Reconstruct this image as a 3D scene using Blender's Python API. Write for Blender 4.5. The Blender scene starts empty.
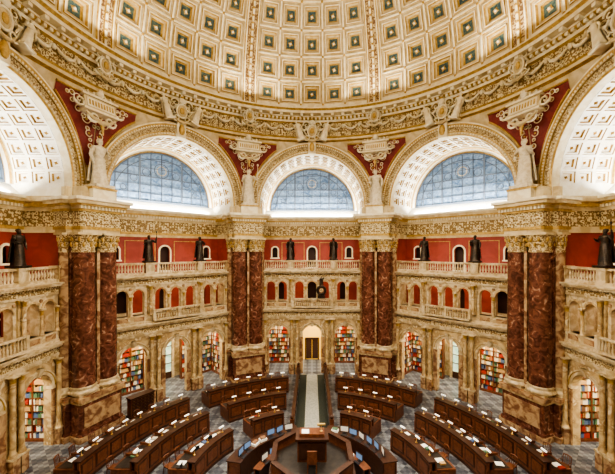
import bpy, math, random
from math import sin, cos, pi, radians, sqrt, tan, asin, degrees
from mathutils import Vector, Matrix
random.seed(7)
S = bpy.context.scene
COL = S.collection

# ------------------------------------------------------------------ materials
def mk(name, c1, c2=None, scale=3.0, rough=0.5, kind='noise', bump=0.0, metal=0.0, c3=None, emit=None, estr=0.0, lo=0.4, hi=0.6, detail=6, bscale=None):
    m = bpy.data.materials.new(name); m.use_nodes = True
    nt = m.node_tree; N = nt.nodes; L = nt.links
    b = N['Principled BSDF']
    b.inputs['Roughness'].default_value = rough
    b.inputs['Metallic'].default_value = metal
    b.inputs['Base Color'].default_value = (*c1, 1)
    tc = N.new('ShaderNodeTexCoord')
    t = None
    if c2:
        if kind == 'noise':
            t = N.new('ShaderNodeTexNoise'); t.inputs['Scale'].default_value = scale; t.inputs['Detail'].default_value = detail
            t.inputs['Distortion'].default_value = 0.6; out = t.outputs['Fac']
        elif kind == 'marble':
            t = N.new('ShaderNodeTexNoise'); t.inputs['Scale'].default_value = scale; t.inputs['Detail'].default_value = 9
            t.inputs['Distortion'].default_value = 1.2; out = t.outputs['Fac']
        elif kind == 'scroll':
            t = N.new('ShaderNodeTexVoronoi'); t.inputs['Scale'].default_value = scale; t.feature = 'SMOOTH_F1'; t.inputs['Randomness'].default_value = 0.35
            mm = N.new('ShaderNodeMath'); mm.operation = 'MULTIPLY'; mm.inputs[1].default_value = 22
            L.new(t.outputs['Distance'], mm.inputs[0])
            ms = N.new('ShaderNodeMath'); ms.operation = 'SINE'; L.new(mm.outputs[0], ms.inputs[0])
            ma = N.new('ShaderNodeMath'); ma.operation = 'MULTIPLY_ADD'; ma.inputs[1].default_value = .5; ma.inputs[2].default_value = .5
            L.new(ms.outputs[0], ma.inputs[0]); out = ma.outputs[0]
        elif kind == 'wood':
            t = N.new('ShaderNodeTexNoise'); t.inputs['Scale'].default_value = scale; t.inputs['Detail'].default_value = 5; t.inputs['Distortion'].default_value = 1
            out = t.outputs['Fac']
        L.new(tc.outputs['Object'], t.inputs['Vector'])
        r = N.new('ShaderNodeValToRGB')
        r.color_ramp.elements[0].position = lo; r.color_ramp.elements[0].color = (*c1, 1)
        r.color_ramp.elements[1].position = hi; r.color_ramp.elements[1].color = (*c2, 1)
        if c3:
            e = r.color_ramp.elements.new(min(.99, hi + .08)); e.color = (*c3, 1)
        L.new(out, r.inputs[0]); L.new(r.outputs[0], b.inputs['Base Color'])
        if bump > 0:
            bp = N.new('ShaderNodeBump'); bp.inputs['Strength'].default_value = bump; bp.inputs['Distance'].default_value = 0.08
            L.new(out, bp.inputs['Height']); L.new(bp.outputs[0], b.inputs['Normal'])
    if emit:
        b.inputs['Emission Color'].default_value = (*emit, 1); b.inputs['Emission Strength'].default_value = estr
    return m

M = {}
M['cream'] = mk('cream_plaster', (.60,.49,.29), (.46,.35,.18), 1.5, .6)
M['pale'] = mk('pale_plaster', (.76,.69,.51), (.66,.56,.36), 2, .6)
M['stat'] = mk('statue_plaster', (.64,.56,.41), (.52,.43,.28), 5, .6)
M['white'] = mk('white_plaster', (.87,.84,.75), (.80,.75,.61), 2, .6)
M['gold'] = mk('gilding', (.36,.22,.055), (.50,.33,.10), 4, .45, metal=.2)
M['orn'] = mk('ornament_relief', (.24,.15,.05), (.68,.57,.34), 4.2, .5, 'scroll', bump=.7, lo=.2, hi=.75)
M['orn2'] = mk('fine_ornament_relief', (.24,.15,.05), (.62,.50,.29), 5, .5, 'scroll', bump=.6, lo=.2, hi=.75)
M['rib'] = mk('rib_ornament', (.20,.11,.05), (.54,.40,.20), 3.5, .5, 'scroll', bump=.4, lo=.3, hi=.7)
M['blue'] = mk('coffer_blue', (.03,.07,.085), (.10,.14,.11), 6, .6)
M['redo'] = mk('pendentive_red', (.17,.018,.014), (.22,.03,.02), 3, .6)
M['red'] = mk('red_wall_paint', (.29,.050,.033), (.23,.036,.024), 1.2, .6)
M['dred'] = mk('red_marble', (.075,.028,.019), (.20,.080,.050), 2.6, .22, 'marble', c3=(.42,.26,.17), lo=.36, hi=.62)
M['siena'] = mk('siena_marble', (.58,.44,.24), (.34,.22,.10), 1.6, .35, 'marble', c3=(.66,.55,.36), lo=.40, hi=.58)
M['siena2'] = mk('light_siena_marble', (.64,.53,.34), (.43,.32,.17), 1.8, .35, 'marble', lo=.40, hi=.58)
M['brown'] = mk('brown_marble', (.20,.10,.055), (.46,.31,.17), 1.8, .25, 'marble', lo=.4, hi=.60)
M['bronze'] = mk('bronze', (.035,.026,.019), (.07,.047,.03), 8, .4, metal=.5)
M['wood'] = mk('mahogany', (.12,.042,.019), (.18,.067,.030), 5, .35, 'wood')
M['wood2'] = mk('dark_mahogany', (.045,.018,.010), (.065,.027,.014), 5, .4, 'wood')
M['top'] = mk('desk_leather_top', (.026,.021,.018), (.040,.033,.027), 5, .4)
M['brass'] = mk('brass', (.6,.42,.15), rough=.3, metal=.8)
M['paper'] = mk('paper', (.85,.84,.78), rough=.8)
M['shade'] = mk('lamp_shade', (.9,.88,.8), rough=.5, emit=(1,.93,.8), estr=.9)
M['screen'] = mk('monitor_screen', (.05,.1,.2), rough=.3, emit=(.35,.5,.75), estr=.4)
M['black'] = mk('black_plastic', (.02,.02,.022), rough=.4)
M['muntin'] = mk('iron_muntin', (.07,.09,.12), rough=.5)
M['carpet'] = mk('green_carpet', (.03,.034,.025), (.045,.05,.036), 20, .9)
M['strip'] = mk('pale_runner', (.34,.33,.28), (.26,.26,.22), 8, .8)
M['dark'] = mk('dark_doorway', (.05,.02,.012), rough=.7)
M['glow'] = mk('lit_window_glass', (.55,.62,.50), (.22,.42,.30), 2.5, .4, 'noise', emit=(.72,1,.80), estr=.5)
M['warm'] = mk('lit_hall_plaster', (.80,.52,.12), rough=.6, emit=(1,.60,.13), estr=.4)  # emission stands in for the yellow light of the hall beyond
for i, c in enumerate([(.36,.045,.03), (.50,.31,.14), (.10,.19,.11), (.72,.67,.55), (.09,.14,.27), (.20,.10,.05)]):
    M['bk%d' % i] = mk('book_cover_%d' % i, c, rough=.6)

# stained glass
def glass():
    m = bpy.data.materials.new('stained_glass'); m.use_nodes = True
    nt = m.node_tree; N = nt.nodes; L = nt.links; b = N['Principled BSDF']
    tc = N.new('ShaderNodeTexCoord')
    v = N.new('ShaderNodeTexVoronoi'); v.inputs['Scale'].default_value = 6
    L.new(tc.outputs['Object'], v.inputs['Vector'])
    n = N.new('ShaderNodeTexNoise'); n.inputs['Scale'].default_value = .6; L.new(tc.outputs['Object'], n.inputs['Vector'])
    sp = N.new('ShaderNodeSeparateColor'); L.new(v.outputs['Color'], sp.inputs[0])
    ad = N.new('ShaderNodeMath'); ad.operation = 'MULTIPLY_ADD'; ad.inputs[1].default_value = .5; L.new(sp.outputs[0], ad.inputs[0]); L.new(n.outputs['Fac'], ad.inputs[2])
    r = N.new('ShaderNodeValToRGB'); cr = r.color_ramp
    cr.elements[0].color = (.04,.08,.14,1); cr.elements[0].position = .45
    cr.elements[1].color = (.14,.20,.28,1); cr.elements[1].position = .95
    L.new(ad.outputs[0], r.inputs[0])
    L.new(r.outputs[0], b.inputs['Base Color']); L.new(r.outputs[0], b.inputs['Emission Color'])
    b.inputs['Emission Strength'].default_value = .8; b.inputs['Roughness'].default_value = .5
    return m
M['glass'] = glass()

def floormat():
    m = bpy.data.materials.new('marble_tile_floor'); m.use_nodes = True
    nt = m.node_tree; N = nt.nodes; L = nt.links; b = N['Principled BSDF']
    tc = N.new('ShaderNodeTexCoord')
    mp = N.new('ShaderNodeMapping'); mp.inputs['Rotation'].default_value = (0, 0, radians(45)); L.new(tc.outputs['Object'], mp.inputs[0])
    c = N.new('ShaderNodeTexChecker'); c.inputs['Scale'].default_value = 1.5
    c.inputs['Color1'].default_value = (.25,.255,.26,1); c.inputs['Color2'].default_value = (.12,.125,.14,1)
    c2 = N.new('ShaderNodeTexChecker'); c2.inputs['Scale'].default_value = 4.5
    c2.inputs['Color1'].default_value = (1,1,1,1); c2.inputs['Color2'].default_value = (.62,.63,.66,1)
    L.new(mp.outputs[0], c.inputs['Vector']); L.new(mp.outputs[0], c2.inputs['Vector'])
    n = N.new('ShaderNodeTexNoise'); n.inputs['Scale'].default_value = 2; n.inputs['Detail'].default_value = 6
    L.new(tc.outputs['Object'], n.inputs['Vector'])
    mx = N.new('ShaderNodeMix'); mx.data_type = 'RGBA'; mx.blend_type = 'MULTIPLY'; mx.inputs[0].default_value = .4
    L.new(c.outputs[0], mx.inputs[6]); L.new(n.outputs['Fac'], mx.inputs[7])
    m2 = N.new('ShaderNodeMix'); m2.data_type = 'RGBA'; m2.blend_type = 'MULTIPLY'; m2.inputs[0].default_value = 1
    L.new(mx.outputs[2], m2.inputs[6]); L.new(c2.outputs[0], m2.inputs[7])
    L.new(m2.outputs[2], b.inputs['Base Color']); b.inputs['Roughness'].default_value = .3
    return m
M['floor'] = floormat()

# ------------------------------------------------------------------ mesh builder
class MB:
    def __init__(s): s.v = []; s.f = []; s.m = []; s.sm = []; s.mats = []; s.X = None
    def mi(s, k):
        if k not in s.mats: s.mats.append(k)
        return s.mats.index(k)
    def add(s, vs, fs, mat, smooth=False):
        o = len(s.v)
        if s.X is not None: vs = [s.X @ Vector(p) for p in vs]
        s.v += [tuple(p) for p in vs]; k = s.mi(mat)
        for f in fs: s.f.append([i + o for i in f]); s.m.append(k); s.sm.append(smooth)
    def quad(s, a, b, c, d, mat): s.add([a, b, c, d], [(0, 1, 2, 3)], mat)
    def box(s, x0, x1, y0, y1, z0, z1, mat):
        s.add([(x0,y0,z0),(x1,y0,z0),(x1,y1,z0),(x0,y1,z0),(x0,y0,z1),(x1,y0,z1),(x1,y1,z1),(x0,y1,z1)],
              [(0,3,2,1),(4,5,6,7),(0,1,5,4),(1,2,6,5),(2,3,7,6),(3,0,4,7)], mat)
    def rings(s, rs, mat, closed=True, cap=True, smooth=True):
        n = len(rs[0]); vs = [p for r in rs for p in r]; fs = []
        for i in range(len(rs) - 1):
            for j in range(n if closed else n - 1):
                k = (j + 1) % n; fs.append((i*n+j, i*n+k, (i+1)*n+k, (i+1)*n+j))
        s.add(vs, fs, mat, smooth)
        if cap and closed:
            s.add(rs[0][::-1], [tuple(range(n))], mat); s.add(rs[-1], [tuple(range(n))], mat)
    def lathe(s, cx, cy, prof, mat, n=12, smooth=True, a0=0):
        rs = [[(cx + r*cos(a0+2*pi*j/n), cy + r*sin(a0+2*pi*j/n), z) for j in range(n)] for r, z in prof]
        s.rings(rs, mat, smooth=smooth)
    def tube(s, pts, rad, mat, n=8):
        pts = [Vector(p) for p in pts]; rs = []
        for i, p in enumerate(pts):
            d = (pts[min(i+1, len(pts)-1)] - pts[max(i-1, 0)]).normalized()
            up = Vector((0, 0, 1)) if abs(d.z) < .9 else Vector((0, 1, 0))
            a = d.cross(up).normalized(); b = d.cross(a)
            r = rad[i] if isinstance(rad, (list, tuple)) else rad
            rs.append([tuple(p + a*r*cos(2*pi*j/n) + b*r*sin(2*pi*j/n)) for j in range(n)])
        s.rings(rs, mat)
    def hoop(s, c, R, rad, mat, n=20, k=6, sq=1.0):
        vs=[];fs=[]
        for i in range(n):
            a=2*pi*i/n
            for j in range(k):
                t=2*pi*j/k; rr=R+rad*cos(t)
                vs.append((c[0]+rr*cos(a)*sq,c[1]+rad*sin(t),c[2]+rr*sin(a)))
        for i in range(n):
            for j in range(k):
                fs.append((i*k+j,((i+1)%n)*k+j,((i+1)%n)*k+(j+1)%k,i*k+(j+1)%k))
        s.add(vs,fs,mat,True)
    def ell(s, c, r, mat, n=10, m=7):
        rs = []
        for i in range(1, m):
            t = pi*i/m
            rs.append([(c[0]+r[0]*sin(t)*cos(2*pi*j/n), c[1]+r[1]*sin(t)*sin(2*pi*j/n), c[2]-r[2]*cos(t)) for j in range(n)])
        s.rings(rs, mat)
    def profx(s, prof, x0, x1, mat):
        n = len(prof)
        vs = [(x0, y, z) for y, z in prof] + [(x1, y, z) for y, z in prof]
        s.add(vs, [(i, i+1, n+i+1, n+i) for i in range(n-1)] , mat)
        s.add([(x0, y, z) for y, z in prof], [tuple(range(n))], mat)
        s.add([(x1, y, z) for y, z in prof][::-1], [tuple(range(n))], mat)
    def arcbox(s, r0, r1, z0, z1, a0, a1, mat, seg=None, z1b=None):
        if seg is None: seg = max(2, int(abs(a1-a0)/radians(3)))
        zb = z1 if z1b is None else z1b; rs = []
        for i in range(seg+1):
            a = a0 + (a1-a0)*i/seg; c, d = sin(a), cos(a)
            rs.append([(r0*c, r0*d, z0), (r1*c, r1*d, z0), (r1*c, r1*d, zb), (r0*c, r0*d, z1)])
        s.rings(rs, mat, smooth=False)
    def archwall(s, x0, x1, z0, z1, y0, y1, ops, mat, K=12):
        ops = sorted(ops); x = x0
        def strip(a, b, za, zb, zt):
            s.quad((a,y0,za),(b,y0,zb),(b,y0,zt),(a,y0,zt), mat); s.quad((b,y1,zb),(a,y1,za),(a,y1,zt),(b,y1,zt), mat)
        for cx, h, zb, zs in ops:
            if cx-h > x: strip(x, cx-h, z0, z0, z1)
            if zb > z0:
                s.quad((cx-h,y0,z0),(cx+h,y0,z0),(cx+h,y0,zb),(cx-h,y0,zb), mat)
                s.quad((cx+h,y1,z0),(cx-h,y1,z0),(cx-h,y1,zb),(cx+h,y1,zb), mat)
                s.quad((cx-h,y0,zb),(cx+h,y0,zb),(cx+h,y1,zb),(cx-h,y1,zb), mat)
            pts = [(cx - h*cos(pi*i/K), zs + h*sin(pi*i/K)) for i in range(K+1)]
            for (a, za), (b, zb2) in zip(pts, pts[1:]):
                strip(a, b, za, zb2, z1); s.quad((a,y0,za),(a,y1,za),(b,y1,zb2),(b,y0,zb2), mat)
            s.quad((cx-h,y0,zb),(cx-h,y1,zb),(cx-h,y1,zs),(cx-h,y0,zs), mat)
            s.quad((cx+h,y1,zb),(cx+h,y0,zb),(cx+h,y0,zs),(cx+h,y1,zs), mat)
            x = cx + h
        if x < x1: strip(x, x1, z0, z0, z1)
        s.quad((x0,y0,z1),(x1,y0,z1),(x1,y1,z1),(x0,y1,z1), mat)
    def archsweep(s, cx, zs, stilt, prof, mats, K=32):
        path = ([(pi, -stilt)] if stilt else []) + [(pi - pi*i/K, 0) for i in range(K+1)] + ([(0, -stilt)] if stilt else [])
        for j in range(len(prof)-1):
            vs = []; fs = []
            for a, dz in path:
                for r, y in (prof[j], prof[j+1]): vs.append((cx + r*cos(a), y, zs + dz + r*sin(a)))
            for i in range(len(path)-1): fs.append((2*i, 2*i+1, 2*i+3, 2*i+2))
            s.add(vs, fs, mats[j] if isinstance(mats, list) else mats, False)
    def cell(s, P, levels, rosette=None):
        prev = None
        for ins, d, mat in levels:
            sq = [P(ins, ins, d), P(1-ins, ins, d), P(1-ins, 1-ins, d), P(ins, 1-ins, d)]
            if prev:
                s.add(prev + sq, [(i, (i+1) % 4, 4+(i+1) % 4, 4+i) for i in range(4)], mat)
            prev = sq
        s.add(prev, [(0, 1, 2, 3)], levels[-1][2])
        if rosette:
            rr, d, mat = rosette; k = 8
            ring = [P(.5+rr*(1 if j % 2 else .6)*cos(2*pi*j/k+pi/8), .5+rr*(1 if j % 2 else .6)*sin(2*pi*j/k+pi/8), d) for j in range(k)]
            s.add(ring + [P(.5, .5, d - .12)], [(j, (j+1) % k, k) for j in range(k)], mat)
    def mesh(s, name):
        me = bpy.data.meshes.new(name); me.from_pydata(s.v, [], s.f)
        for k in s.mats: me.materials.append(M[k])
        me.polygons.foreach_set('material_index', s.m); me.polygons.foreach_set('use_smooth', s.sm)
        me.update(); return me

def ob(name, me, loc=(0,0,0), rz=0, parent=None, scale=None):
    o = bpy.data.objects.new(name, me); COL.objects.link(o); o.location = loc; o.rotation_euler = (0, 0, rz)
    if scale: o.scale = (scale,)*3
    if parent: o.parent = parent
    return o

SIDES = ['north','northwest','west','southwest','south','southeast','east','northeast']

# ------------------------------------------------------------------ floor
b = MB()
b.lathe(0, 0, [(22.5, -.3), (22.5, 0)], 'floor', 64, False)
ob('floor', b.mesh('floor'))

# ------------------------------------------------------------------ walls (back of each bay)
YB = 18.5
def wall_mesh():
    b = MB()
    L = YB*tan(radians(22.5)) + .2
    b.box(-5.3, 5.3, 20.0, 20.3, 0, 6.6, 'siena2')
    b.archwall(-L, L, 6.6, 10.1, YB, YB+.25, [(-3.4,.45,6.7,8.2),(0,.45,6.7,8.2),(3.4,.45,6.7,8.2)], 'red')
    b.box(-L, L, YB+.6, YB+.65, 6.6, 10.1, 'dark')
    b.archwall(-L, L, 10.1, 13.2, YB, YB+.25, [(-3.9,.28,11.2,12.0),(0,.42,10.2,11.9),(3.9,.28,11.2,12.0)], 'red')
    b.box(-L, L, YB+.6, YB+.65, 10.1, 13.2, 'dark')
    for cx, h, zb, zs in [(-3.9,.28,11.2,12.0),(0,.42,10.2,11.9),(3.9,.28,11.2,12.0)]:
        b.archsweep(cx, zs, zs-zb, [(h, YB-.08), (h+.14, YB-.08), (h+.14, YB)], 'pale', 10)
        b.box(cx-h-.2, cx+h+.2, YB-.14, YB, zb-.12, zb, 'pale')
    for cx in (-2.0, 2.0):
        for (x0,x1,z0,z1) in [(cx-1.2,cx+1.2,10.7,10.76),(cx-1.2,cx+1.2,12.75,12.81),(cx-1.2,cx-1.14,10.76,12.75),(cx+1.14,cx+1.2,10.76,12.75)]:
            b.box(x0,x1,YB-.04,YB,z0,z1,'gold')
    for sg in (-1, 1):
        xa, xb = sorted((sg*5.15, sg*6.45))
        b.box(xa, xb, 16.3, YB+1.2, 10.1, 15.6, 'red')
        b.box(xa, xb, 16.3, YB+1.6, 0, 10.1, 'siena2')
        for z0, z1, p, mt in [(13.1,13.5,.1,'cream'),(13.5,14.5,.03,'orn'),(14.5,14.75,.15,'cream'),(14.75,15.05,.35,'gold'),(15.05,15.4,.5,'cream')]:
            xa, xb = sorted((sg*(5.15-p), sg*5.2)); b.box(xa, xb, 16.2, YB, z0, z1, mt)
    for z0, z1, p, mt in [(13.1,13.3,.06,'cream'),(13.3,13.5,.12,'gold'),(13.5,14.5,.04,'orn'),(14.5,14.7,.15,'cream'),(14.9,15.05,.38,'gold'),(15.05,15.25,.5,'cream'),(15.25,15.4,.6,'pale')]:
        b.box(-5.2, 5.2, YB-p, YB+.1, z0, z1, mt)
    b.box(-5.2, 5.2, YB-.2, YB+.1, 14.7, 14.9, 'cream')
    for i in range(44):
        x = -5.1 + i*.237; b.box(x, x+.12, YB-.33, YB, 14.72, 14.9, 'pale')
    b.profx([(YB-.1, 15.4), (19.3, 16.2), (19.6, 16.2), (19.6, 15.4)], -5.3, 5.3, 'white')
    return b.mesh('wall')
wm = wall_mesh()
for i, sd in enumerate(SIDES):
    ob('wall_'+sd, wm, rz=i*pi/4)

# ------------------------------------------------------------------ lunette windows
b = MB(); zs = 16.2; R0 = 4.5; yw = 19.25
pts = [(R0*cos(pi*i/40), yw, zs+R0*sin(pi*i/40)) for i in range(41)]
b.add(pts, [tuple(range(41))], 'glass')
b.archsweep(0, zs, 0, [(R0-.02, yw-.02), (R0-.02, yw-.16), (R0-.12, yw-.16), (R0-.12, yw)], 'muntin', 40)
for x in [-3.7,-2.75,-1.83,-.92,0,.92,1.83,2.75,3.7]:
    h = sqrt(R0*R0-x*x); w = .07 if abs(x) == 1.83 else .025
    b.box(x-w, x+w, yw-.12, yw, zs, zs+h, 'muntin')
for z in [.75,1.5,2.25,3.0,3.75]:
    h = sqrt(R0*R0-z*z); w = .05 if z==2.25 else .02
    b.box(-h, h, yw-.08, yw, zs+z-w, zs+z+w, 'muntin')
b.archsweep(0, zs, 0, [(3.9, yw), (3.9, yw-.08), (3.96, yw-.08), (3.96, yw)], 'muntin', 30)
# leaded central medallion with side scrolls
b.hoop((0, yw-.05, zs+2.9), .62, .035, 'muntin', 20, 5); b.hoop((0, yw-.05, zs+2.9), .4, .03, 'cream', 20, 5)
for sg in (-1, 1):
    for cx, cz, rr in ((1.3,2.6,.32),(2.3,2.0,.28),(3.1,1.1,.22)):
        b.hoop((sg*cx, yw-.05, zs+cz), rr, .03, 'muntin', 16, 5)
b.box(-R0, R0, yw-.16, yw, zs, zs+.14, 'muntin')
wme = b.mesh('window')
for i in range(8): ob('window_%d' % (i+1), wme, rz=i*pi/4)

# ------------------------------------------------------------------ great arch + coffered vault
b = MB(); ZS = 16.2; YA = 15.3; ST = .8
prof = [(5.0,YA+.5),(5.0,YA-.02),(5.08,YA-.1),(5.25,YA-.1),(5.25,YA-.02),(5.32,YA-.02),(5.65,YA-.06),(5.65,YA-.14),(5.72,YA-.18),(5.88,YA-.24),(5.98,YA-.24),(6.02,YA-.1),(6.02,YA+.1)]
mats = ['pale','gold','cream','gold','gold','orn2','gold','cream','gold','pale','gold','gold']
b.archsweep(0, ZS, ST, prof, mats, 64)
for i in range(72):
    a = pi*(i+.5)/72; c, d = cos(a), sin(a)
    b.ell((5.17*c, YA-.12, ZS+5.17*d), (.07,.05,.07), 'pale', 6, 4)
for i in range(90):
    a = pi*(i+.5)/90; b.X = Matrix.Translation((0,0,ZS)) @ Matrix.Rotation(-a+pi/2, 4, 'Y')
    b.box(-.05,.05,YA-.2,YA-.06,5.66,5.80,'pale'); b.X = None
b.box(-.35,.35,YA-.4,YA,ZS+4.9,ZS+6.15,'pale'); b.ell((0,YA-.45,ZS+5.5),(.25,.15,.45),'gold')
lev = [(0,0,'white'),(.09,0,'white'),(.11,.08,'gold'),(.22,.08,'white'),(.25,.22,'gold'),(.26,.22,'white')]
NA, NY = 18, 3
yA, yB = YA+.5, 19.0
for i in range(NA):
    for j in range(NY):
        def P(u, v, d, i=i, j=j):
            a = pi*(i+u)/NA; r = 5.0 + d; y = yA + (yB-yA)*(j+v)/NY
            return (r*cos(a), y, ZS + r*sin(a))
        b.cell(P, lev, (.14, .19, 'gold'))
for sg in (-1, 1): b.quad((sg*5.0,yA,ZS-ST),(sg*5.0,19.3,ZS-ST),(sg*5.0,19.3,ZS),(sg*5.0,yA,ZS),'white')
b.archsweep(0, ZS, 0, [(5.0,19.0),(4.9,19.0),(4.8,19.1),(4.6,19.15),(4.45,19.2),(4.45,19.3)], ['pale','gold','white','gold','white'], 48)
b.archsweep(0, ZS, ST, [(4.45,19.3),(5.6,19.3)], 'white', 48)
arch_me = b.mesh('great_arch')
for i in range(8): ob('great_arch', arch_me, rz=i*pi/4)

# ------------------------------------------------------------------ pendentives
ZR = 22.5; RR = 15.3
b = MB()
def wallpt(al, v, off=0.0):
    n = YA; t = YA*tan(al)
    zb = ZS + (sqrt(max(0, 36.2-t*t)) if abs(t) < 6.016 else 0)
    if abs(t) >= 6.016: zb = ZS - (abs(t)-6.016)/.33*ST
    B = Vector((t, n, zb)); Tp = Vector((RR*sin(al), RR*cos(al), ZR))
    p = B.lerp(Tp, v)
    if off:
        d = Vector((p.x, p.y, 0)).normalized(); p -= d*off
    return p
A8 = radians(22.5); K = 40
for i in range(K):
    a0 = -A8 + 2*A8*i/K; a1 = -A8 + 2*A8*(i+1)/K
    for j in range(6):
        b.add([wallpt(a0,j/6),wallpt(a1,j/6),wallpt(a1,(j+1)/6),wallpt(a0,(j+1)/6)],[(0,1,2,3)],'cream')
def zpt(al, z, off):
    b0 = wallpt(al, 0); v = (z-b0.z)/(ZR-b0.z); return wallpt(al, v, off)
for sg in (-1, 1):
    ks = 20; al0, al1 = radians(12.6), radians(22.35)
    low = []
    for i in range(ks+1):
        al = al0 + (al1-al0)*i/ks; zl = wallpt(al, 0).z
        zl = max(zl + .30, 17.6); low.append((sg*al, min(zl, 22.0)))
    for (p0, z0), (p1, z1) in zip(low, low[1:]):
        for q in range(4):
            f0, f1 = q/4, (q+1)/4
            b.add([zpt(p0, z0+(22.0-z0)*f0, .05), zpt(p1, z1+(22.0-z1)*f0, .05), zpt(p1, z1+(22.0-z1)*f1, .05), zpt(p0, z0+(22.0-z0)*f1, .05)], [(0,1,2,3)], 'redo')
    b.tube([zpt(p, z, .08) for p, z in low], .08, 'gold', 6)
    b.tube([zpt(p, 22.0, .08) for p, z in low], .08, 'gold', 6)
    for al, z, r in ((19.2,21.35,.30),(18.2,21.0,.18),(17.6,21.6,.22),(16.6,21.35,.12),(16.2,21.75,.15),(15.2,21.7,.1),(20.3,20.55,.26),(19.6,20.7,.14),(21.2,19.7,.20),(20.8,20.0,.12),(21.7,18.9,.15),(21.5,19.3,.1),(20.9,21.5,.2),(21.8,20.9,.16),(22.0,20.2,.1),(22.1,18.4,.1),(21.9,21.7,.12)):
        c0 = zpt(sg*radians(al), z, .1)
        b.X = Matrix.Translation(c0) @ Matrix.Rotation(-sg*radians(al), 4, 'Z')
        b.hoop((0,0,0), r, .035, 'pale', 14, 5); b.ell((0,0,0), (r*.4,.05,r*.4), 'gold', 8, 5)
        b.X = None
pend = b.mesh('pendentive_wall')
for i in range(8): ob('pendentive_wall', pend, rz=i*pi/4)

def scroll(b, x, y, z, R, sg, mat, flip=1, rad=.07):
    pts = []
    for t in range(16):
        a = t*.55; r = R*(1-t/18)
        pts.append((x+sg*r*cos(a), y, z+flip*r*sin(a)))
    b.tube(pts, [rad*(1-t/30) for t in range(16)], mat, 6)

def cartouche(b, w, h, y=0):
    b.ell((0, y, 0), (w*.27, .16, h*.36), 'cream', 14, 8)
    b.hoop((0, y-.08, 0), h*.34, .08, 'pale', 20, 6, sq=w/h*.82)
    b.ell((0, y-.15, 0), (w*.13, .07, h*.18), 'gold', 10, 6)
    for sg in (-1, 1):
        scroll(b, sg*w*.34, y-.1, h*.36, .24*w, sg, 'pale'); scroll(b, sg*w*.32, y-.1, -h*.36, .22*w, sg, 'pale', -1)
        b.tube([(sg*w*.36,y-.1,-h*.2),(sg*w*.5,y-.12,0),(sg*w*.36,y-.1,h*.2)], .07, 'pale', 6)
    b.ell((0, y-.14, h*.5), (.18*w, .16, .16*h), 'pale'); b.ell((0, y-.14, h*.66), (.08*w,.1,.1*h), 'gold')
    b.tube([(-w*.4,y-.1,-h*.35),(-w*.2,y-.18,-h*.56),(0,y-.2,-h*.62),(w*.2,y-.18,-h*.56),(w*.4,y-.1,-h*.35)], [.05,.09,.12,.09,.05], 'cream', 8)

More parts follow.
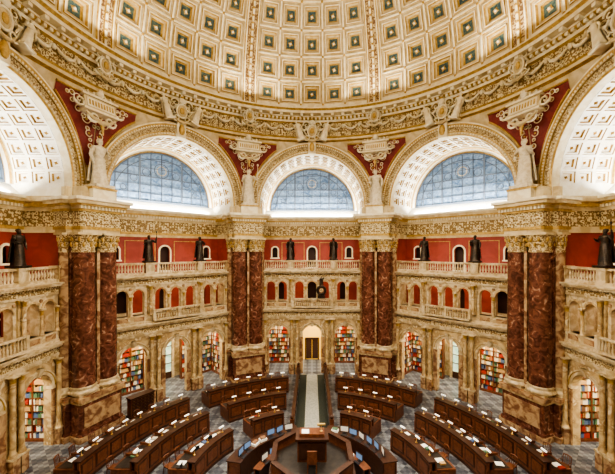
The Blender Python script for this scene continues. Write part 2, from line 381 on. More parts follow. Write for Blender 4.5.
# ------------------------------------------------------------------ figures
def figure(b, H, mat, pose=0, fem=False):
    n = 18
    rows = [(0,.17,.15,.10),(.03,.165,.145,.12),(.12,.15,.13,.11),(.25,.14,.115,.09),(.38,.128,.105,.07),(.48,.125,.10,.05),(.56,.11,.085,.03),
            (.62,.095,.075,.02),(.70,.115,.085,.01),(.76,.13,.085,.0),(.80,.135,.075,0),(.825,.10,.06,0),(.84,.05,.045,0),(.865,.036,.038,0)]
    lean = .015 if pose % 2 else -.015
    rs = []
    for z, rx, ry, f in rows:
        ring = []
        for j in range(n):
            a = 2*pi*j/n; k = 1 + f*sin(a*6 + z*5) + f*.5*sin(a*3+pose)
            ring.append(((rx*k*cos(a)+lean*sin(z*pi))*H, (ry*k*sin(a))*H, z*H))
        rs.append(ring)
    b.rings(rs, mat)
    rs = []
    for z, r, fy in [(.855,.030,0),(.868,.042,-.012),(.885,.050,-.012),(.905,.056,-.006),(.925,.060,0),(.95,.061,.004),(.975,.052,.006),(.992,.032,.006),(1.0,.008,.006)]:
        rs.append([((r*.86*cos(2*pi*j/12))*H, (r*sin(2*pi*j/12)+fy)*H, z*H) for j in range(12)])
    b.rings(rs, mat)
    b.ell((0, -.062*H, .912*H), (.010*H, .016*H, .016*H), mat, 6, 5)
    b.ell((0, -.052*H, .888*H), (.018*H, .010*H, .006*H), mat, 6, 4)
    for sg in (-1, 1):
        b.ell((sg*.022*H, -.052*H, .926*H), (.010*H,.006*H,.006*H), mat, 6, 4)
        b.ell((sg*.054*H, 0, .915*H), (.008*H,.014*H,.018*H), mat, 6, 4)
    b.ell((0, .012*H, .95*H), (.062*H, .064*H, .052*H), mat, 12, 7)
    if not fem: b.ell((0, -.045*H, .868*H), (.030*H,.022*H,.030*H), mat, 8, 5)
    else: b.ell((0, .062*H, .93*H), (.03*H,.03*H,.03*H), mat, 8, 5)
    poses = [[(.135,0,.795),(.175,-.02,.64),(.10,-.11,.60)], [(.135,0,.795),(.19,0,.63),(.18,-.05,.49)],
             [(.135,0,.795),(.22,-.03,.72),(.25,-.06,.90)], [(.135,0,.795),(.18,-.03,.65),(.16,-.14,.72)]]
    for sg, p in ((1, poses[pose % 4]), (-1, poses[(pose+1) % 4 if pose % 4 != 1 else 0])):
        q = [Vector((sg*x*H, y*H, z*H)) for x, y, z in p]
        mid = q[0].lerp(q[1], .5)
        b.tube([q[0]+Vector((-sg*.02*H,0,.004*H)), q[0], mid, q[1], q[1].lerp(q[2],.5), q[2]], [.03*H,.046*H,.045*H,.038*H,.034*H,.022*H], mat, 8)
        d = (q[2]-q[1]).normalized(); side = d.cross(Vector((0,1,0))).normalized()
        hp = q[2] + d*.02*H
        b.ell(hp, (.018*H,.018*H,.022*H), mat, 6, 5)
        for k in range(4):
            st = hp + side*(k-1.5)*.009*H
            b.tube([st, st+d*.022*H, st+d*(.04-.003*abs(k-1.3))*H+Vector((0,-.006*H,0))], .0048*H, mat, 5)
        b.tube([hp, hp+d*.012*H+Vector((-sg*.018*H,-.008*H,0))], .005*H, mat, 5)
    cl = []
    for z, r, y in [(.80,.12,.03),(.7,.13,.06),(.5,.14,.08),(.3,.16,.09),(.1,.18,.10)]:
        cl.append([(r*1.15*cos(a)*H, (y+r*.55*max(0,sin(a))*(1+.12*sin(9*a)))*H, z*H) for a in [pi*k/12 for k in range(13)]]
                  + [(r*1.0*cos(a)*H, (y-.02+r*.4*max(0,sin(a)))*H, z*H) for a in [pi*k/12 for k in range(12,-1,-1)]])
    b.rings(cl, mat)
    if pose % 4 == 0:
        b.X = (b.X or Matrix()) @ Matrix.Translation((.06*H,-.135*H,.60*H)) @ Matrix.Rotation(-.5,4,'X')
        b.box(-.05*H,.05*H,-.04*H,.04*H,0,.022*H, mat); b.X = None
    if pose % 4 == 2:
        b.tube([(.25*H,-.08*H,0.0),(.25*H,-.08*H,1.12*H)], .010*H, mat, 6); b.ell((.25*H,-.08*H,1.13*H),(.03*H,.03*H,.04*H), mat)
    b.box(-.2*H,.2*H,-.19*H,.19*H,-.05*H,.012*H, mat)

bron = []
for p in range(4):
    b = MB(); figure(b, 2.05, 'bronze', p); bron.append(b.mesh('bronze_statue'))
plas = []
for p in (2, 0, 3, 1):
    b = MB(); figure(b, 3.15, 'stat', p, True); plas.append(b.mesh('plaster_statue'))

# keystone group
b = MB(); cartouche(b, 1.5, 1.6)
for sg in (-1, 1):
    b.X = Matrix.Translation((sg*1.0, -.15, -.8)) @ Matrix.Rotation(sg*.30, 4, 'Y')
    X = b.X.copy(); figure(b, 1.85, 'pale', 1, True); b.X = X
    b.tube([(sg*.15,.12,1.3),(sg*.5,.2,1.75),(sg*.75,.2,1.5),(sg*.8,.2,.95)], [.08,.16,.13,.03], 'cream', 8)
    b.X = None
kg = b.mesh('winged_figure_cartouche')
for i in range(8):
    a = i*pi/4
    ob('winged_figure_cartouche', kg, rz=a, loc=(-(YA-.35)*sin(a), (YA-.35)*cos(a), 23.2))
# tablet cartouche on pendentive
b = MB()
b.box(-1.05,1.05,-.25,.3,-.35,.45,'cream'); b.box(-.92,.92,-.3,-.2,-.24,.34,'pale')
b.box(-1.2,1.2,-.38,.3,.45,.6,'pale'); b.box(-1.15,1.15,-.34,.3,-.5,-.35,'pale')
for k in range(9): b.box(-.8+k*.19,-.7+k*.19,-.32,-.29,-.12,.22,'gold')
for sg in (-1,1):
    scroll(b, sg*.62, -.2, .85, .42, sg, 'pale', 1, .1); scroll(b, sg*1.3, -.15, .0, .38, sg, 'pale', -1, .09)
    scroll(b, sg*.55, -.2, -.85, .4, sg, 'pale', -1, .09)
b.ell((0,-.25,1.0),(.3,.22,.42),'pale',10,7); b.ell((0,-.35,1.15),(.16,.14,.2),'cream',8,6)
b.tube([(-.95,-.15,-.6),(-.5,-.22,-1.0),(0,-.25,-1.15),(.5,-.22,-1.0),(.95,-.15,-.6)],[.07,.12,.16,.12,.07],'cream',8)
b.tube([(0,-.15,-1.1),(0,-.12,-1.9)],[.14,.04],'gold',8)
cg = b.mesh('tablet_cartouche')
b = MB(); cartouche(b, 1.3, 1.5); cg2 = b.mesh('rib_cartouche')
for i in range(8):
    a = (i+.5)*pi/4
    o = ob('tablet_cartouche', cg, loc=(-15.35*sin(a), 15.35*cos(a), 21.4)); o.rotation_euler = (radians(-10), 0, a)
    ob('rib_cartouche', cg2, rz=a, loc=(-14.75*sin(a), 14.75*cos(a), 24.1))

# ------------------------------------------------------------------ ring entablature
b = MB()
prof = [(15.35,22.3,'cream'),(15.1,22.4,'gold'),(15.1,22.6,'cream'),(15.0,22.7,'gold'),(15.2,22.8,'gold'),(15.2,24.0,'orn'),(15.05,24.1,'gold'),(15.05,24.3,'pale'),
        (14.8,24.5,'gold'),(14.8,24.62,'pale'),(14.4,24.72,'cream'),(14.4,24.95,'pale'),(14.25,25.1,'gold'),(14.25,25.2,'pale'),(14.95,25.3,'cream'),(14.95,25.45,'cream'),(15.3,25.45,'cream')]
NS = 128
for (r0,z0,_),(r1,z1,mt) in zip(prof, prof[1:]):
    vs=[];fs=[]
    for i in range(NS):
        a=2*pi*i/NS; vs += [(r0*cos(a),r0*sin(a),z0),(r1*cos(a),r1*sin(a),z1)]
    for i in range(NS): j=(i+1)%NS; fs.append((2*i,2*j,2*j+1,2*i+1))
    b.add(vs,fs,mt,False)
for i in range(256):
    b.X = Matrix.Rotation(2*pi*i/256,4,'Z'); b.box(14.82,15.1,-.09,.09,24.3,24.5,'pale')
for i in range(96):
    b.X = Matrix.Rotation(2*pi*i/96,4,'Z'); b.box(14.45,14.95,-.12,.12,24.5,24.72,'pale')
for i in range(64):
    b.X = Matrix.Rotation(2*pi*(i+.5)/64,4,'Z')
    b.tube([(15.12,-.62,23.8),(15.0,-.35,23.45),(14.95,0,23.3),(15.0,.35,23.45),(15.12,.62,23.8)],[.05,.09,.12,.09,.05],'pale',6)
    b.ell((15.1,.74,23.7),(.1,.14,.2),'pale',6,5)
b.X = None
ob('trim_1', b.mesh('dome_ring_entablature'))

# ------------------------------------------------------------------ dome
b = MB(); RD = 14.95; ZD = 25.4
def D(al, th, d):
    r = RD + d; return (r*cos(th)*sin(al), r*cos(th)*cos(al), ZD + r*sin(th))
lev = [(0,0,'pale'),(.035,0,'pale'),(.05,.08,'gold'),(.12,.08,'cream'),(.135,.0,'gold'),(.17,.0,'pale'),(.20,.16,'gold'),(.27,.16,'cream'),(.285,.28,'gold'),(.32,.28,'gold'),(.325,.30,'blue')]
for i in range(8):
    base = radians(45*i-22.5)
    for c in range(5):
        for r in range(8):
            def P(u, v, d, c=c, r=r, base=base):
                return D(base+radians(2.5+8*(c+u)), radians(1.2+8*(r+v)), d)
            b.cell(P, lev, (.115, .27, 'gold'))
            b.ell(P(.5,.5,.2),(.1,.1,.1),'pale',6,4)
            if c: b.ell(P(0,0,0),(.12,.12,.12),'gold',6,4)
    al = base
    strips = [(-2.5,0),(-2.5,-.22),(-2.1,-.28),(-1.75,-.28),(-1.6,-.18),(-.5,-.18),(-.35,-.3),(.35,-.3),(.5,-.18),(1.6,-.18),(1.75,-.28),(2.1,-.28),(2.5,-.22),(2.5,0)]
    sm = ['pale','gold','pale','gold','rib','gold','pale','gold','rib','gold','pale','gold','pale']
    for (x0,d0),(x1,d1),mt in zip(strips, strips[1:], sm):
        for k in range(24):
            t0, t1 = radians(66*k/24), radians(66*(k+1)/24)
            b.add([D(al+radians(x0),t0,d0),D(al+radians(x1),t0,d1),D(al+radians(x1),t1,d1),D(al+radians(x0),t1,d0)],[(0,1,2,3)],mt)
    for k in range(30):
        p = D(al, radians(2+2.1*k), -.3); b.ell(p,(.1,.1,.1),'gold',6,4)
for (t0,t1,d,mt) in [(0,1.2,-.05,'pale'),(65.2,67,-.15,'gold'),(67,73,-.05,'orn'),(73,74,-.25,'gold')]:
    for i in range(96):
        a0,a1=2*pi*i/96,2*pi*(i+1)/96
        b.add([D(a0,radians(t0),d),D(a1,radians(t0),d),D(a1,radians(t1),d),D(a0,radians(t1),d)],[(0,1,2,3)],mt)
rt = RD*cos(radians(74)); zt = ZD+RD*sin(radians(74))
b.lathe(0,0,[(rt+.3,zt),(rt+.3,zt+3.4)],'pale',48,True)
b.lathe(0,0,[(rt+.3,zt+3.4),(rt+.3,zt+3.5)],'white',48,True)
ob('ceiling', b.mesh('coffered_dome'))

# ------------------------------------------------------------------ piers
b = MB()
b.box(-1.42,1.42,15.9,20.6,0,13.1,'dred')
def slab(hw, y0, z0, z1, mt):
    pl = [(-hw,20.6),(-hw,y0+1.0),(-hw+.3,y0+.95),(-hw+.3,y0+.1),(-hw+.4,y0),(hw-.4,y0),(hw-.3,y0+.1),(hw-.3,y0+.95),(hw,y0+1.0),(hw,20.6)]
    b.rings([[(x,y,z0) for x,y in pl],[(x,y,z1) for x,y in pl]], mt, smooth=False)
for z0,z1,g,mt in [(0,.35,.16,'brown'),(.35,.5,.08,'dred'),(.5,2.35,0,'dred'),(2.35,2.5,.08,'siena'),(2.5,2.75,.15,'brown')]:
    slab(1.72+g, 14.95-g, z0, z1, mt)
b.box(-1.2,1.2,14.9,14.96,.8,2.1,'brown')
def column(cx, cy, r, mt, z0=2.75, z1=13.1):
    b.lathe(cx,cy,[(r*1.3,z0),(r*1.3,z0+.14)],'siena2',4,False,pi/4)
    b.lathe(cx,cy,[(r*1.22,z0+.14),(r*1.28,z0+.22),(r*1.22,z0+.32),(r*1.08,z0+.38),(r*1.08,z0+.44),(r*1.14,z0+.5),(r*1.05,z0+.58)],'siena2',20)
    b.lathe(cx,cy,[(r,z0+.58),(r*1.0,z0+3),(r*.97,z0+6),(r*.92,z1-1.2)],mt,24)
    b.lathe(cx,cy,[(r*.98,z1-1.25),(r*.98,z1-1.15),(r*.92,z1-1.1),(r*1.0,z1-.7),(r*1.12,z1-.35),(r*1.3,z1-.14)],'orn2',20)
    for k in range(10):
        a=2*pi*k/10
        for rr,zz in ((1.0,z1-.75),(1.1,z1-.42)):
            b.ell((cx+r*rr*cos(a+zz),cy+r*rr*sin(a+zz),zz),(r*.14,r*.14,.17),'gold',6,5)
    b.box(cx-r*1.2,cx+r*1.2,cy-r*1.2,cy+r*1.2,z1-.14,z1,'cream')
column(-.74,15.72,.68,'dred'); column(.74,15.72,.68,'dred')
column(-1.42,16.45,.36,'brown'); column(1.42,16.45,.36,'brown')
b.box(-.10,.10,15.35,15.9,2.75,11.9,'brown')
for z0,z1,g,mt in [(13.1,13.3,.0,'cream'),(13.3,13.5,.06,'gold'),(13.5,14.45,.0,'orn'),(14.45,14.6,.1,'gold'),(14.6,14.78,.16,'cream'),(14.78,14.9,.32,'gold'),(14.9,15.12,.46,'cream'),(15.12,15.3,.58,'pale')]:
    slab(1.62+g, 15.0-g, z0, z1, mt)
for k in range(14):
    x=-1.45+k*.223; b.box(x-.05,x+.05,14.76,14.95,14.6,14.78,'pale')
slab(1.5, 15.15, 15.3, 16.05, 'cream')
b.box(-.75,.75,14.75,15.8,15.3,15.95,'pale'); b.box(-.85,.85,14.68,15.8,15.95,16.08,'gold')
pm = b.mesh('marble_pier')
for i in range(8):
    a=(i+.5)*pi/4
    ob('marble_pier', pm, rz=a)
    ob('plaster_statue', plas[i%4], rz=a, loc=(-15.22*sin(a),15.22*cos(a),16.24))

# ------------------------------------------------------------------ arcade screens
b = MB(); Y0, Y1 = 16.0, 16.5; HW = 5.9
b.archwall(-HW, HW, 0, 5.3, Y0, Y1, [(-3.25,1.0,.0,3.65),(0,.92,0,3.7),(3.25,1.0,.0,3.65)], 'siena', 16)
up = [-4.02,-2.88,-1.25,0,1.25,2.88,4.02]
b.archwall(-HW, HW, 6.75, 9.25, Y0, Y1, [(x,.42,6.95,8.5) for x in up], 'siena2', 10)
b.box(-HW,HW,Y0,YB+1.5,6.45,6.75,'siena2'); b.box(-HW,HW,Y1-.1,YB,9.9,10.1,'siena2')
for cx,h,zs in [(-3.25,1.0,3.65),(0,.92,3.7),(3.25,1.0,3.65)]:
    b.archsweep(cx, zs, 0, [(h,Y0),(h,Y0-.08),(h+.16,Y0-.08),(h+.2,Y0-.14),(h+.28,Y0-.14),(h+.28,Y0)], ['siena2','siena2','gold','siena2','siena2'], 20)
    for s_ in (-1,1):
        xa,xb=sorted((cx+s_*(h-.03),cx+s_*(h+.3))); b.box(xa,xb,Y0-.1,Y1,zs-.18,zs,'siena2')
        b.box(xa,xb,Y0-.08,Y0,0,zs-.18,'brown')
    b.profx([(Y0-.3,zs+h+.42),(Y0-.1,zs+h-.1),(Y0,zs+h-.1),(Y0,zs+h+.42)],cx-.14,cx+.14,'siena2')
for cx in up:
    b.archsweep(cx, 8.5, 0, [(.42,Y0-.06),(.54,Y0-.06),(.54,Y0)], 'siena', 12)
def col(cx, cy, r, z0, z1, mt, n=12):
    b.lathe(cx,cy,[(r*1.45,z0),(r*1.45,z0+.08),(r*1.2,z0+.1),(r*1.3,z0+.15),(r*1.05,z0+.22),(r,z0+.25),(r*.88,z1-.35)],mt,n)
    b.lathe(cx,cy,[(r*.95,z1-.35),(r*1.0,z1-.3),(r*1.15,z1-.15),(r*1.5,z1-.06)],'gold',n)
    b.box(cx-r*1.5,cx+r*1.5,cy-r*1.5,cy+r*1.5,z1-.07,z1,'siena2')
for sg in (-1,1):
    for cx in (1.45,1.97,4.55):
        b.box(sg*cx-.22,sg*cx+.22,Y0-.42,Y0,0,.95,'brown'); b.box(sg*cx-.25,sg*cx+.25,Y0-.45,Y0,.95,1.05,'siena2')
        col(sg*cx, Y0-.2, .15, 1.05, 5.3, 'siena')
    b.box(sg*2.07-.2,sg*2.07+.2,Y0-.12,Y0,6.95,9.25,'siena'); b.box(sg*2.07-.24,sg*2.07+.24,Y0-.16,Y0,9.05,9.25,'gold')
    col(sg*2.07,Y0-.24,.12,6.95,9.25,'siena')
for cx in (-4.6,-3.45,-.62,.62,3.45,4.6):
    col(cx,Y0-.06,.10,6.95,8.5,'siena',10)
    b.box(cx-.16,cx+.16,Y0-.2,Y0,8.46,8.54,'siena2')
for cx in (-3.45,3.45,-.62,.62,-1.72,1.72): b.ell((cx,Y0-.02,9.0),(.12,.06,.12),'brown',8,5)
def ent(levels):
    for z0,z1,p,mt in levels: b.box(-HW,HW,Y0-p,Y1,z0,z1,mt)
ent([(5.3,5.45,.12,'siena2'),(5.45,5.6,.18,'siena2'),(5.6,5.95,.12,'orn2'),(5.95,6.05,.2,'siena2'),(6.05,6.18,.38,'siena2'),(6.18,6.3,.48,'siena2'),(6.3,6.45,.2,'siena2'),(6.45,6.95,.12,'siena2')])
for i in range(60):
    x=-HW+.1+i*.197; b.box(x-.045,x+.045,Y0-.3,Y0,5.97,6.06,'siena2')
for cx in up: b.box(cx-.36,cx+.36,Y0-.16,Y0,6.55,6.85,'brown')
ent([(9.25,9.38,.1,'siena2'),(9.38,9.7,.08,'orn2'),(9.7,9.78,.2,'siena2'),(9.78,9.9,.36,'siena2'),(9.9,10.0,.46,'siena2'),(10.0,10.2,.15,'siena2')])
for i in range(60):
    x=-HW+.1+i*.197; b.box(x-.045,x+.045,Y0-.28,Y0,9.7,9.78,'siena2')
b.box(-HW,HW,Y0-.13,Y0+.2,10.86,11.0,'siena2')
for px in (-4.9,-2.1,2.1,4.9):
    b.box(px-.3,px+.3,Y0-.2,Y0+.36,10.2,10.86,'siena2'); b.box(px-.36,px+.36,Y0-.26,Y0+.42,10.86,11.02,'siena2')
x=-5.7
while x<5.8:
    if all(abs(x-p)>.36 for p in (-4.9,-2.1,2.1,4.9)):
        b.lathe(x,Y0+.03,[(.07,10.2),(.07,10.26),(.04,10.3),(.085,10.45),(.06,10.62),(.035,10.72),(.06,10.8),(.07,10.86)],'siena2',8)
    x+=.21
b.box(-1.9,1.9,Y0-.6,Y0,6.45,6.6,'siena2'); b.box(-1.9,1.9,Y0-.6,Y0-.45,7.25,7.36,'siena2')
for i in range(19): b.lathe(-1.8+i*.2,Y0-.52,[(.05,6.6),(.07,6.8),(.03,7.1),(.05,7.25)],'siena2',6)
for sx in (-1.9,0,1.9): b.box(sx-.1,sx+.1,Y0-.62,Y0-.42,6.6,7.38,'siena2')
sm_ = b.mesh('arcade_screen')
for i in range(8): ob('arcade_screen', sm_, rz=i*pi/4)
k=0
for i in range(8):
    if i==4: continue
    a=i*pi/4
    for sx in (-2.1,2.1):
        n=Y0+.08; x=sx*cos(a)-n*sin(a); y=sx*sin(a)+n*cos(a)
        ob('bronze_statue', bron[k%4], rz=a, loc=(x,y,11.125)); k+=1
# clock sculpture over the north balcony
b=MB()
b.box(-.35,.35,-.2,.2,0,.25,'bronze'); b.hoop((0,-.1,.75),.38,.12,'bronze',20,8)
b.X=Matrix.Translation((0,0,.75))@Matrix.Rotation(pi/2,4,'X'); b.lathe(0,0,[(.34,-.1),(.34,.1)],'wood',20,False); b.lathe(0,0,[(.2,-.13),(.2,.13)],'siena',20,False); b.X=None
b.box(-.02,.02,-.15,-.13,.75,.93,'black'); b.box(-.12,.02,-.15,-.13,.73,.77,'black')
b.X=Matrix.Translation((0,0,1.12)); figure(b,.95,'bronze',2); b.X=None
b.box(-.3,.3,-.15,.15,.2,.45,'bronze')
ob('clock_sculpture',b.mesh('clock_sculpture'),loc=(.9,15.5,7.38))

# ------------------------------------------------------------------ bookcases, alcove windows, door
def bookcase():
    b=MB(); W=1.5
    b.box(-W,W,0,.08,0,4.8,'wood')
    for x in (-W,-W/3,W/3,W): b.box(x-.05,x+.05,-.4,0,0,4.8,'wood')
    b.box(-W-.1,W+.1,-.45,.05,4.8,5.0,'wood'); b.box(-W-.05,W+.05,-.44,.02,0,.15,'wood')
    for s_ in range(11):
        z=.15+s_*.42; b.box(-W,W,-.38,0,z,z+.04,'wood')
        x=-W+.06
        while x<W-.08:
            run=random.choice([0,0,1,1,2,3,3,3,4,5]); cnt=random.randint(1,5)
            for _ in range(cnt):
                if x>=W-.08: break
                w=random.uniform(.045,.085); h=random.uniform(.22,.35)
                if random.random()>.08: b.box(x,x+w-.004,-.36,-.05,z+.04,z+.04+h,'bk%d'%run)
                x+=w
    return b.mesh('bookcase')
bc=bookcase()
b=MB()
b.box(-1.35,1.35,0,.1,0,.6,'wood2')
b.archsweep(0,3.6,3.6,[(1.1,-.1),(1.35,-.1),(1.35,.1)],'siena2',16)
pts=[(1.1*cos(pi*i/16),.02,3.6+1.1*sin(pi*i/16)) for i in range(17)]+[(-1.1,.02,.6),(1.1,.02,.6)]
b.add(pts,[tuple(range(19))],'glow')
for x in (-.55,0,.55): b.box(x-.03,x+.03,-.05,.02,.6,4.5,'wood2')
for z in (1.4,2.2,3.0,3.6): b.box(-1.1,1.1,-.05,.02,z-.025,z+.025,'wood2')
aw=b.mesh('alcove_window')
for i in range(8):
    a=i*pi/4
    for sx in (-3.15,3.15):
        n=19.2; ob('bookcase',bc,rz=a,loc=(sx*cos(a)-n*sin(a),sx*sin(a)+n*cos(a),0))
        sg=1 if sx>0 else -1; tx=sg*5.05; n=18.05
        ob('bookcase',bc,rz=a-sg*pi/2,loc=(tx*cos(a)-n*sin(a),tx*sin(a)+n*cos(a),0))
    if i not in (0,4): ob('window_%d'%(8+i),aw,rz=a,loc=(-19.85*sin(a),19.85*cos(a),0))
b=MB()
b.archsweep(0,3.3,3.3,[(1.0,-.12),(1.3,-.12),(1.3,.1)],'siena2',16)
pts=[(1.0*cos(pi*i/16),0,3.3+1.0*sin(pi*i/16)) for i in range(17)]+[(-1.0,0,0),(1.0,0,0)]
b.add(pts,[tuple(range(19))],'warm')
for sx in (-1,1):
    b.box(sx*.7-.06,sx*.7+.06,-.1,0,0,2.3,'wood2'); b.box(sx*.34-.29,sx*.34+.29,-.05,-.01,.1,2.2,'dark')
b.box(-.76,.76,-.1,-.01,2.2,2.4,'wood2'); b.box(-.02,.02,-.06,-.01,0,2.3,'wood2')
ob('door_1',b.mesh('lit_doorway'),loc=(0,19.9,0))

# ------------------------------------------------------------------ reading desks
def gap(ai, r):
    g = 2.1 if ai % 180 == 0 else .8
    return asin(g/r)
for r in (6.8, 9.7, 12.6):
    for k in range(8):
        a0=radians(45*k)+gap(45*k,r); a1=radians(45*(k+1))-gap(45*(k+1),r)
        b=MB()
        b.arcbox(r-.8,r-.68,0,1.2,a0,a1,'wood'); b.arcbox(r-.86,r-.42,1.2,1.27,a0,a1,'wood2')
        b.arcbox(r-.84,r-.68,0,.14,a0,a1,'wood2'); b.arcbox(r-.5,r-.44,.78,1.2,a0,a1,'wood')
        b.arcbox(r-.5,r+.62,.82,.87,a0,a1,'wood',z1b=.80); b.arcbox(r-.38,r+.50,.83,.885,a0+.1/r,a1-.1/r,'top',z1b=.82)
        b.arcbox(r+.3,r+.36,0,.76,a0,a1,'wood')
        for e0,e1 in ((a0,a0+.06/r),(a1-.06/r,a1)): b.arcbox(r-.84,r+.6,0,.80,e0,e1,'wood',1)
        npn=max(3,int((a1-a0)*r/1.0))
        for q in range(npn):
            c0=a0+(a1-a0)*(q+.1)/npn; c1=a0+(a1-a0)*(q+.9)/npn
            b.arcbox(r-.825,r-.79,.28,1.05,c0,c1,'wood2',2); b.arcbox(r-.84,r-.80,.38,.95,c0+.08/r,c1-.08/r,'wood',2)
            if q<npn-1: b.arcbox(r-.35,r+.55,.885,1.02,c1+.05/r,c1+.09/r,'wood',1)
        desk=ob('reading_desk',b.mesh('reading_desk'))
        lb=MB(); nl=int((a1-a0)*r/.95)
        for q in range(nl):
            a=a0+(a1-a0)*(q+.5)/nl
            lb.X=Matrix.Rotation(-a,4,'Z')@Matrix.Translation((0,r-.5,1.27))
            lb.lathe(0,0,[(.07,0),(.07,.02),(.015,.04),(.015,.28)],'brass',8)
            lb.tube([(-.16,.08,.28),(.16,.08,.28)],.045,'shade',8)
            lb.X=Matrix.Rotation(-a,4,'Z')@Matrix.Translation((random.uniform(-.2,.2),r+.1,.885))@Matrix.Rotation(random.uniform(-.3,.3),4,'Z')
            if random.random()<.8: lb.box(-.17,.17,-.2,.2,0,.015,'paper')
            if random.random()<.6: lb.box(.2,.40,-.14,.14,0,.08,'bk%d'%random.randint(0,5))
            if random.random()<.3:
                lb.box(-.42,-.2,-.12,.12,0,.02,'black'); lb.box(-.42,-.2,-.13,-.12,.02,.2,'black')
        lb.X=None
        ob('lamps_and_papers',lb.mesh('lamps_and_papers'),parent=desk)

# chairs
b=MB()
b.box(-.22,.22,-.22,.2,.42,.47,'wood')
for x in (-.2,.2):
    b.tube([(x,-.2,0),(x,-.2,.43)],.022,'wood',6); b.tube([(x,.22,0),(x,.19,.45),(x,.26,.9)],.022,'wood',6)
b.tube([(-.2,.26,.9),(0,.3,.93),(.2,.26,.9)],.035,'wood',6)
for x in (-.1,0,.1): b.tube([(x,.2,.47),(x,.28,.9)],.014,'wood',5)
for x in (-.24,.24): b.tube([(x,.2,.66),(x,-.1,.66),(x,-.16,.45)],.018,'wood',5)
ch=b.mesh('reading_chair')
for r,n in ((6.8,4),(9.7,6),(12.6,8)):
    for k in (0,1,2,5,6,7):
        a0=radians(45*k)+gap(45*k,r)+.03; a1=radians(45*(k+1))-gap(45*(k+1),r)-.03
        for q in range(n):
            if random.random()<.15: continue
            a=a0+(a1-a0)*(q+.5+random.uniform(-.12,.12))/n; rr=r+.95+random.uniform(-.05,.15)
            if rr*cos(a)<-2: continue
            ob('reading_chair',ch,rz=-a+random.uniform(-.3,.3),loc=(rr*sin(a),rr*cos(a),0))

# ------------------------------------------------------------------ central desk
b=MB()
for k in range(4):
    a0=radians(90*k)+asin(1.0/4.6); a1=radians(90*(k+1))-asin(1.0/4.6)
    b.arcbox(4.35,4.45,0,1.12,a0,a1,'wood'); b.arcbox(3.7,4.52,1.12,1.17,a0,a1,'wood2'); b.arcbox(3.7,3.76,0,1.12,a0,a1,'wood2')
    b.arcbox(2.75,3.2,.72,.77,a0+.1,a1-.1,'wood'); b.arcbox(3.1,3.16,0,.72,a0+.1,a1-.1,'wood'); b.arcbox(2.8,2.86,0,.72,a0+.1,a1-.1,'wood2')
    for e0,e1 in ((a0,a0+.02),(a1-.02,a1)): b.arcbox(3.72,4.42,0,1.12,e0,e1,'wood',1)
    for q in range(7):
        c0=a0+(a1-a0)*(q+.12)/7; c1=a0+(a1-a0)*(q+.88)/7; b.arcbox(4.42,4.48,.2,.98,c0,c1,'wood2',2)
ic=ob('issue_counter',b.mesh('issue_counter'))
b=MB()
for rr_,zz_,nn_ in ((4.0,1.17,44),(2.98,.77,28)):
  for q in range(nn_):
    a=2*pi*(q+.5)/nn_
    if min(degrees(a)%90, 90-degrees(a)%90)<(17 if rr_>3.5 else 23): continue
    b.X=Matrix.Rotation(-a,4,'Z')@Matrix.Translation((0,rr_,zz_))@Matrix.Rotation(random.uniform(-.35,.35),4,'Z')
    if random.random()<.75:
        b.box(-.12,.12,-.08,.08,0,.02,'black'); b.box(-.02,.02,-.02,.02,.02,.12,'black')
        b.box(-.24,.24,-.02,.02,.1,.42,'black'); b.box(-.22,.22,-.025,-.021,.12,.40,'screen' if random.random()<.65 else 'paper')
        b.box(-.2,.2,-.28,-.14,0,.02,'black')
    else:
        b.box(-.2,.2,-.2,.1,0,.12,'paper'); b.box(-.15,.15,-.15,.05,.12,.2,'bk%d'%random.randint(0,5))
b.X=None
ob('computer_monitors',b.mesh('computer_monitors'),parent=ic)
b=MB()
b.lathe(0,0,[(2.25,0),(2.25,.18)],'wood2',8,False,pi/8)
b.lathe(0,0,[(2.0,.18),(2.0,1.7)],'wood',8,False,pi/8)
b.lathe(0,0,[(2.12,1.7),(2.16,1.8)],'wood2',8,False,pi/8)
b.lathe(0,0,[(1.82,1.8),(1.82,1.815)],'top',8,False,pi/8)
for k in range(8):
    b.X=Matrix.Rotation(k*pi/4,4,'Z'); b.box(-.62,.62,-1.90,-1.84,.4,1.5,'wood2'); b.box(-.5,.5,-1.93,-1.88,.5,1.4,'wood')
    if k not in (0,): b.box(-.72,.72,-1.9,-1.8,1.8,2.25,'wood'); b.box(-.76,.76,-1.95,-1.7,2.25,2.31,'wood2')
b.X=None
b.box(-.7,.7,-.1,.75,1.8,2.85,'wood'); b.box(-.62,.62,-.14,-.1,1.95,2.75,'wood2'); b.box(-.8,.8,-.2,.85,2.85,2.95,'wood2')
b.box(-.6,.6,.0,.6,2.95,3.1,'wood'); b.box(-.5,-.15,.05,.4,3.1,3.13,'paper')
b.lathe(.45,.3,[(.08,3.1),(.02,3.14),(.02,3.4)],'brass',8); b.tube([(.25,.3,3.42),(.65,.3,3.42)],.06,'brass',8)
b.box(-.22,.22,-.9,-.45,2.2,2.28,'wood'); b.box(-.22,.22,-.95,-.88,2.28,2.85,'wood')
for x in (-.2,.2):
    for y in (-.88,-.48): b.box(x-.03,x+.03,y-.03,y+.03,1.8,2.2,'wood')
ob('central_desk',b.mesh('central_desk'))
b=MB()
b.box(-1.15,1.15,4.6,15.4,0,.03,'carpet'); b.box(-.5,.5,4.6,15.4,.03,.045,'strip')
ob('aisle_carpet',b.mesh('aisle_carpet'))
b=MB()
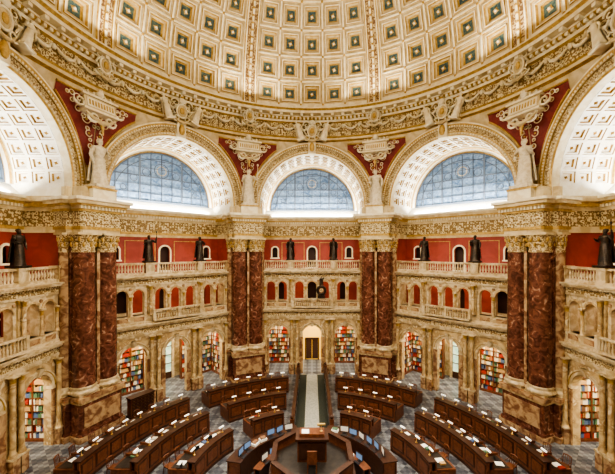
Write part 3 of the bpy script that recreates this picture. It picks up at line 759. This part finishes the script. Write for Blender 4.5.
for sg in (-1,1):
    xa,xb=sorted((sg*1.2,sg*1.32)); b.box(xa,xb,5.0,14.6,0,1.0,'wood'); b.box(xa-.06,xb+.06,4.95,14.65,1.0,1.08,'wood2')
    for q in range(9):
        y=5.3+q*1.03
        for s2 in (1,-1):
            xc=sg*1.26+s2*.07; b.box(xc-.012,xc+.012,y,y+.8,.2,.85,'wood2')
    for y in (4.95,14.6):
        b.box(sg*1.26-.13,sg*1.26+.13,y-.13,y+.13,0,1.25,'wood'); b.ell((sg*1.26,y,1.36),(.12,.12,.14),'wood2')
ob('aisle_partition',b.mesh('aisle_partition'))
b=MB()
b.box(-.9,.9,-.3,.3,0,.1,'wood2'); b.box(-.85,.85,-.28,.28,.1,1.35,'wood'); b.box(-.92,.92,-.34,.34,1.35,1.42,'wood2')
for i in range(6):
    for j in range(5):
        b.box(-.8+i*.27,-.56+i*.27,-.31,-.28,.18+j*.23,.38+j*.23,'wood2'); b.ell((-.68+i*.27,-.32,.28+j*.23),(.02,.02,.02),'brass',5,4)
cc=b.mesh('catalogue_cabinet')
for ad,rr in ((-57,15.0),):
    a=radians(ad); ob('catalogue_cabinet',cc,rz=-a,loc=(rr*sin(a),rr*cos(a),0))

# ------------------------------------------------------------------ lights
def area(name, loc, rot, sx, sy, e, col, shape='RECTANGLE'):
    l=bpy.data.lights.new(name,'AREA'); l.shape=shape; l.size=sx; l.size_y=sy; l.energy=e; l.color=col
    o=bpy.data.objects.new(name,l); COL.objects.link(o); o.location=loc; o.rotation_euler=rot; return o
area('lantern_skylight_lamp',(0,0,zt+3.2),(0,0,0),7.2,7.2,8500,(1,.95,.87),'DISK')
for i in range(8):
    a=i*pi/4
    def pos(n,z): return (-n*sin(a), n*cos(a), z)
    area('window_cove_lamp',pos(18.35,15.6),(radians(180-20),0,a),8.5,.4,1000,(1,.98,.92))
    if i!=4:
        area('alcove_lamp',pos(17.6,6.3),(0,0,a),8.5,1.6,1000,(1,.88,.66))
        area('gallery_lamp',pos(17.3,9.8),(0,0,a),9,.8,170,(1,.86,.68))
        area('upper_gallery_lamp',pos(17.2,10.3),(radians(180-25),0,a),9,.3,100,(1,.88,.72))
    a=(i+.5)*pi/4
    area('dome_cornice_lamp',pos(13.9,25.6),(radians(180-35),0,a+pi),5,.5,520,(1,.93,.78))
    l=bpy.data.lights.new('cornice_fill_spot','SPOT'); l.energy=10000; l.spot_size=radians(95); l.spot_blend=.9; l.shadow_soft_size=.12; l.color=(1,.91,.77)  # fill spots added to brighten the lower hall, where the lantern falls short
    o=bpy.data.objects.new('cornice_fill_spot',l); COL.objects.link(o); p=Vector(pos(13.6,24.9)); o.location=p
    tgt=Vector((-p.x*.8,-p.y*.8,4)); o.rotation_euler=(tgt-p).to_track_quat('-Z','Y').to_euler()
area('hall_lamp',(0,19.0,5.9),(0,0,0),1.5,1,30,(1,.72,.3))

w=bpy.data.worlds.new('world'); S.world=w; w.use_nodes=True
w.node_tree.nodes['Background'].inputs[0].default_value=(.3,.4,.6,1); w.node_tree.nodes['Background'].inputs[1].default_value=.5

# ------------------------------------------------------------------ camera
c=bpy.data.cameras.new('camera'); c.sensor_width=36; c.lens=36*323/615; c.shift_y=13/615; c.shift_x=-4.5/615; c.clip_start=.05
co=bpy.data.objects.new('camera',c); COL.objects.link(co); co.location=(0,-15.6,12); co.rotation_euler=(radians(90),0,0)
S.camera=co
S.view_settings.view_transform='AgX'; S.view_settings.look='AgX - High Contrast'; S.view_settings.exposure=0.0
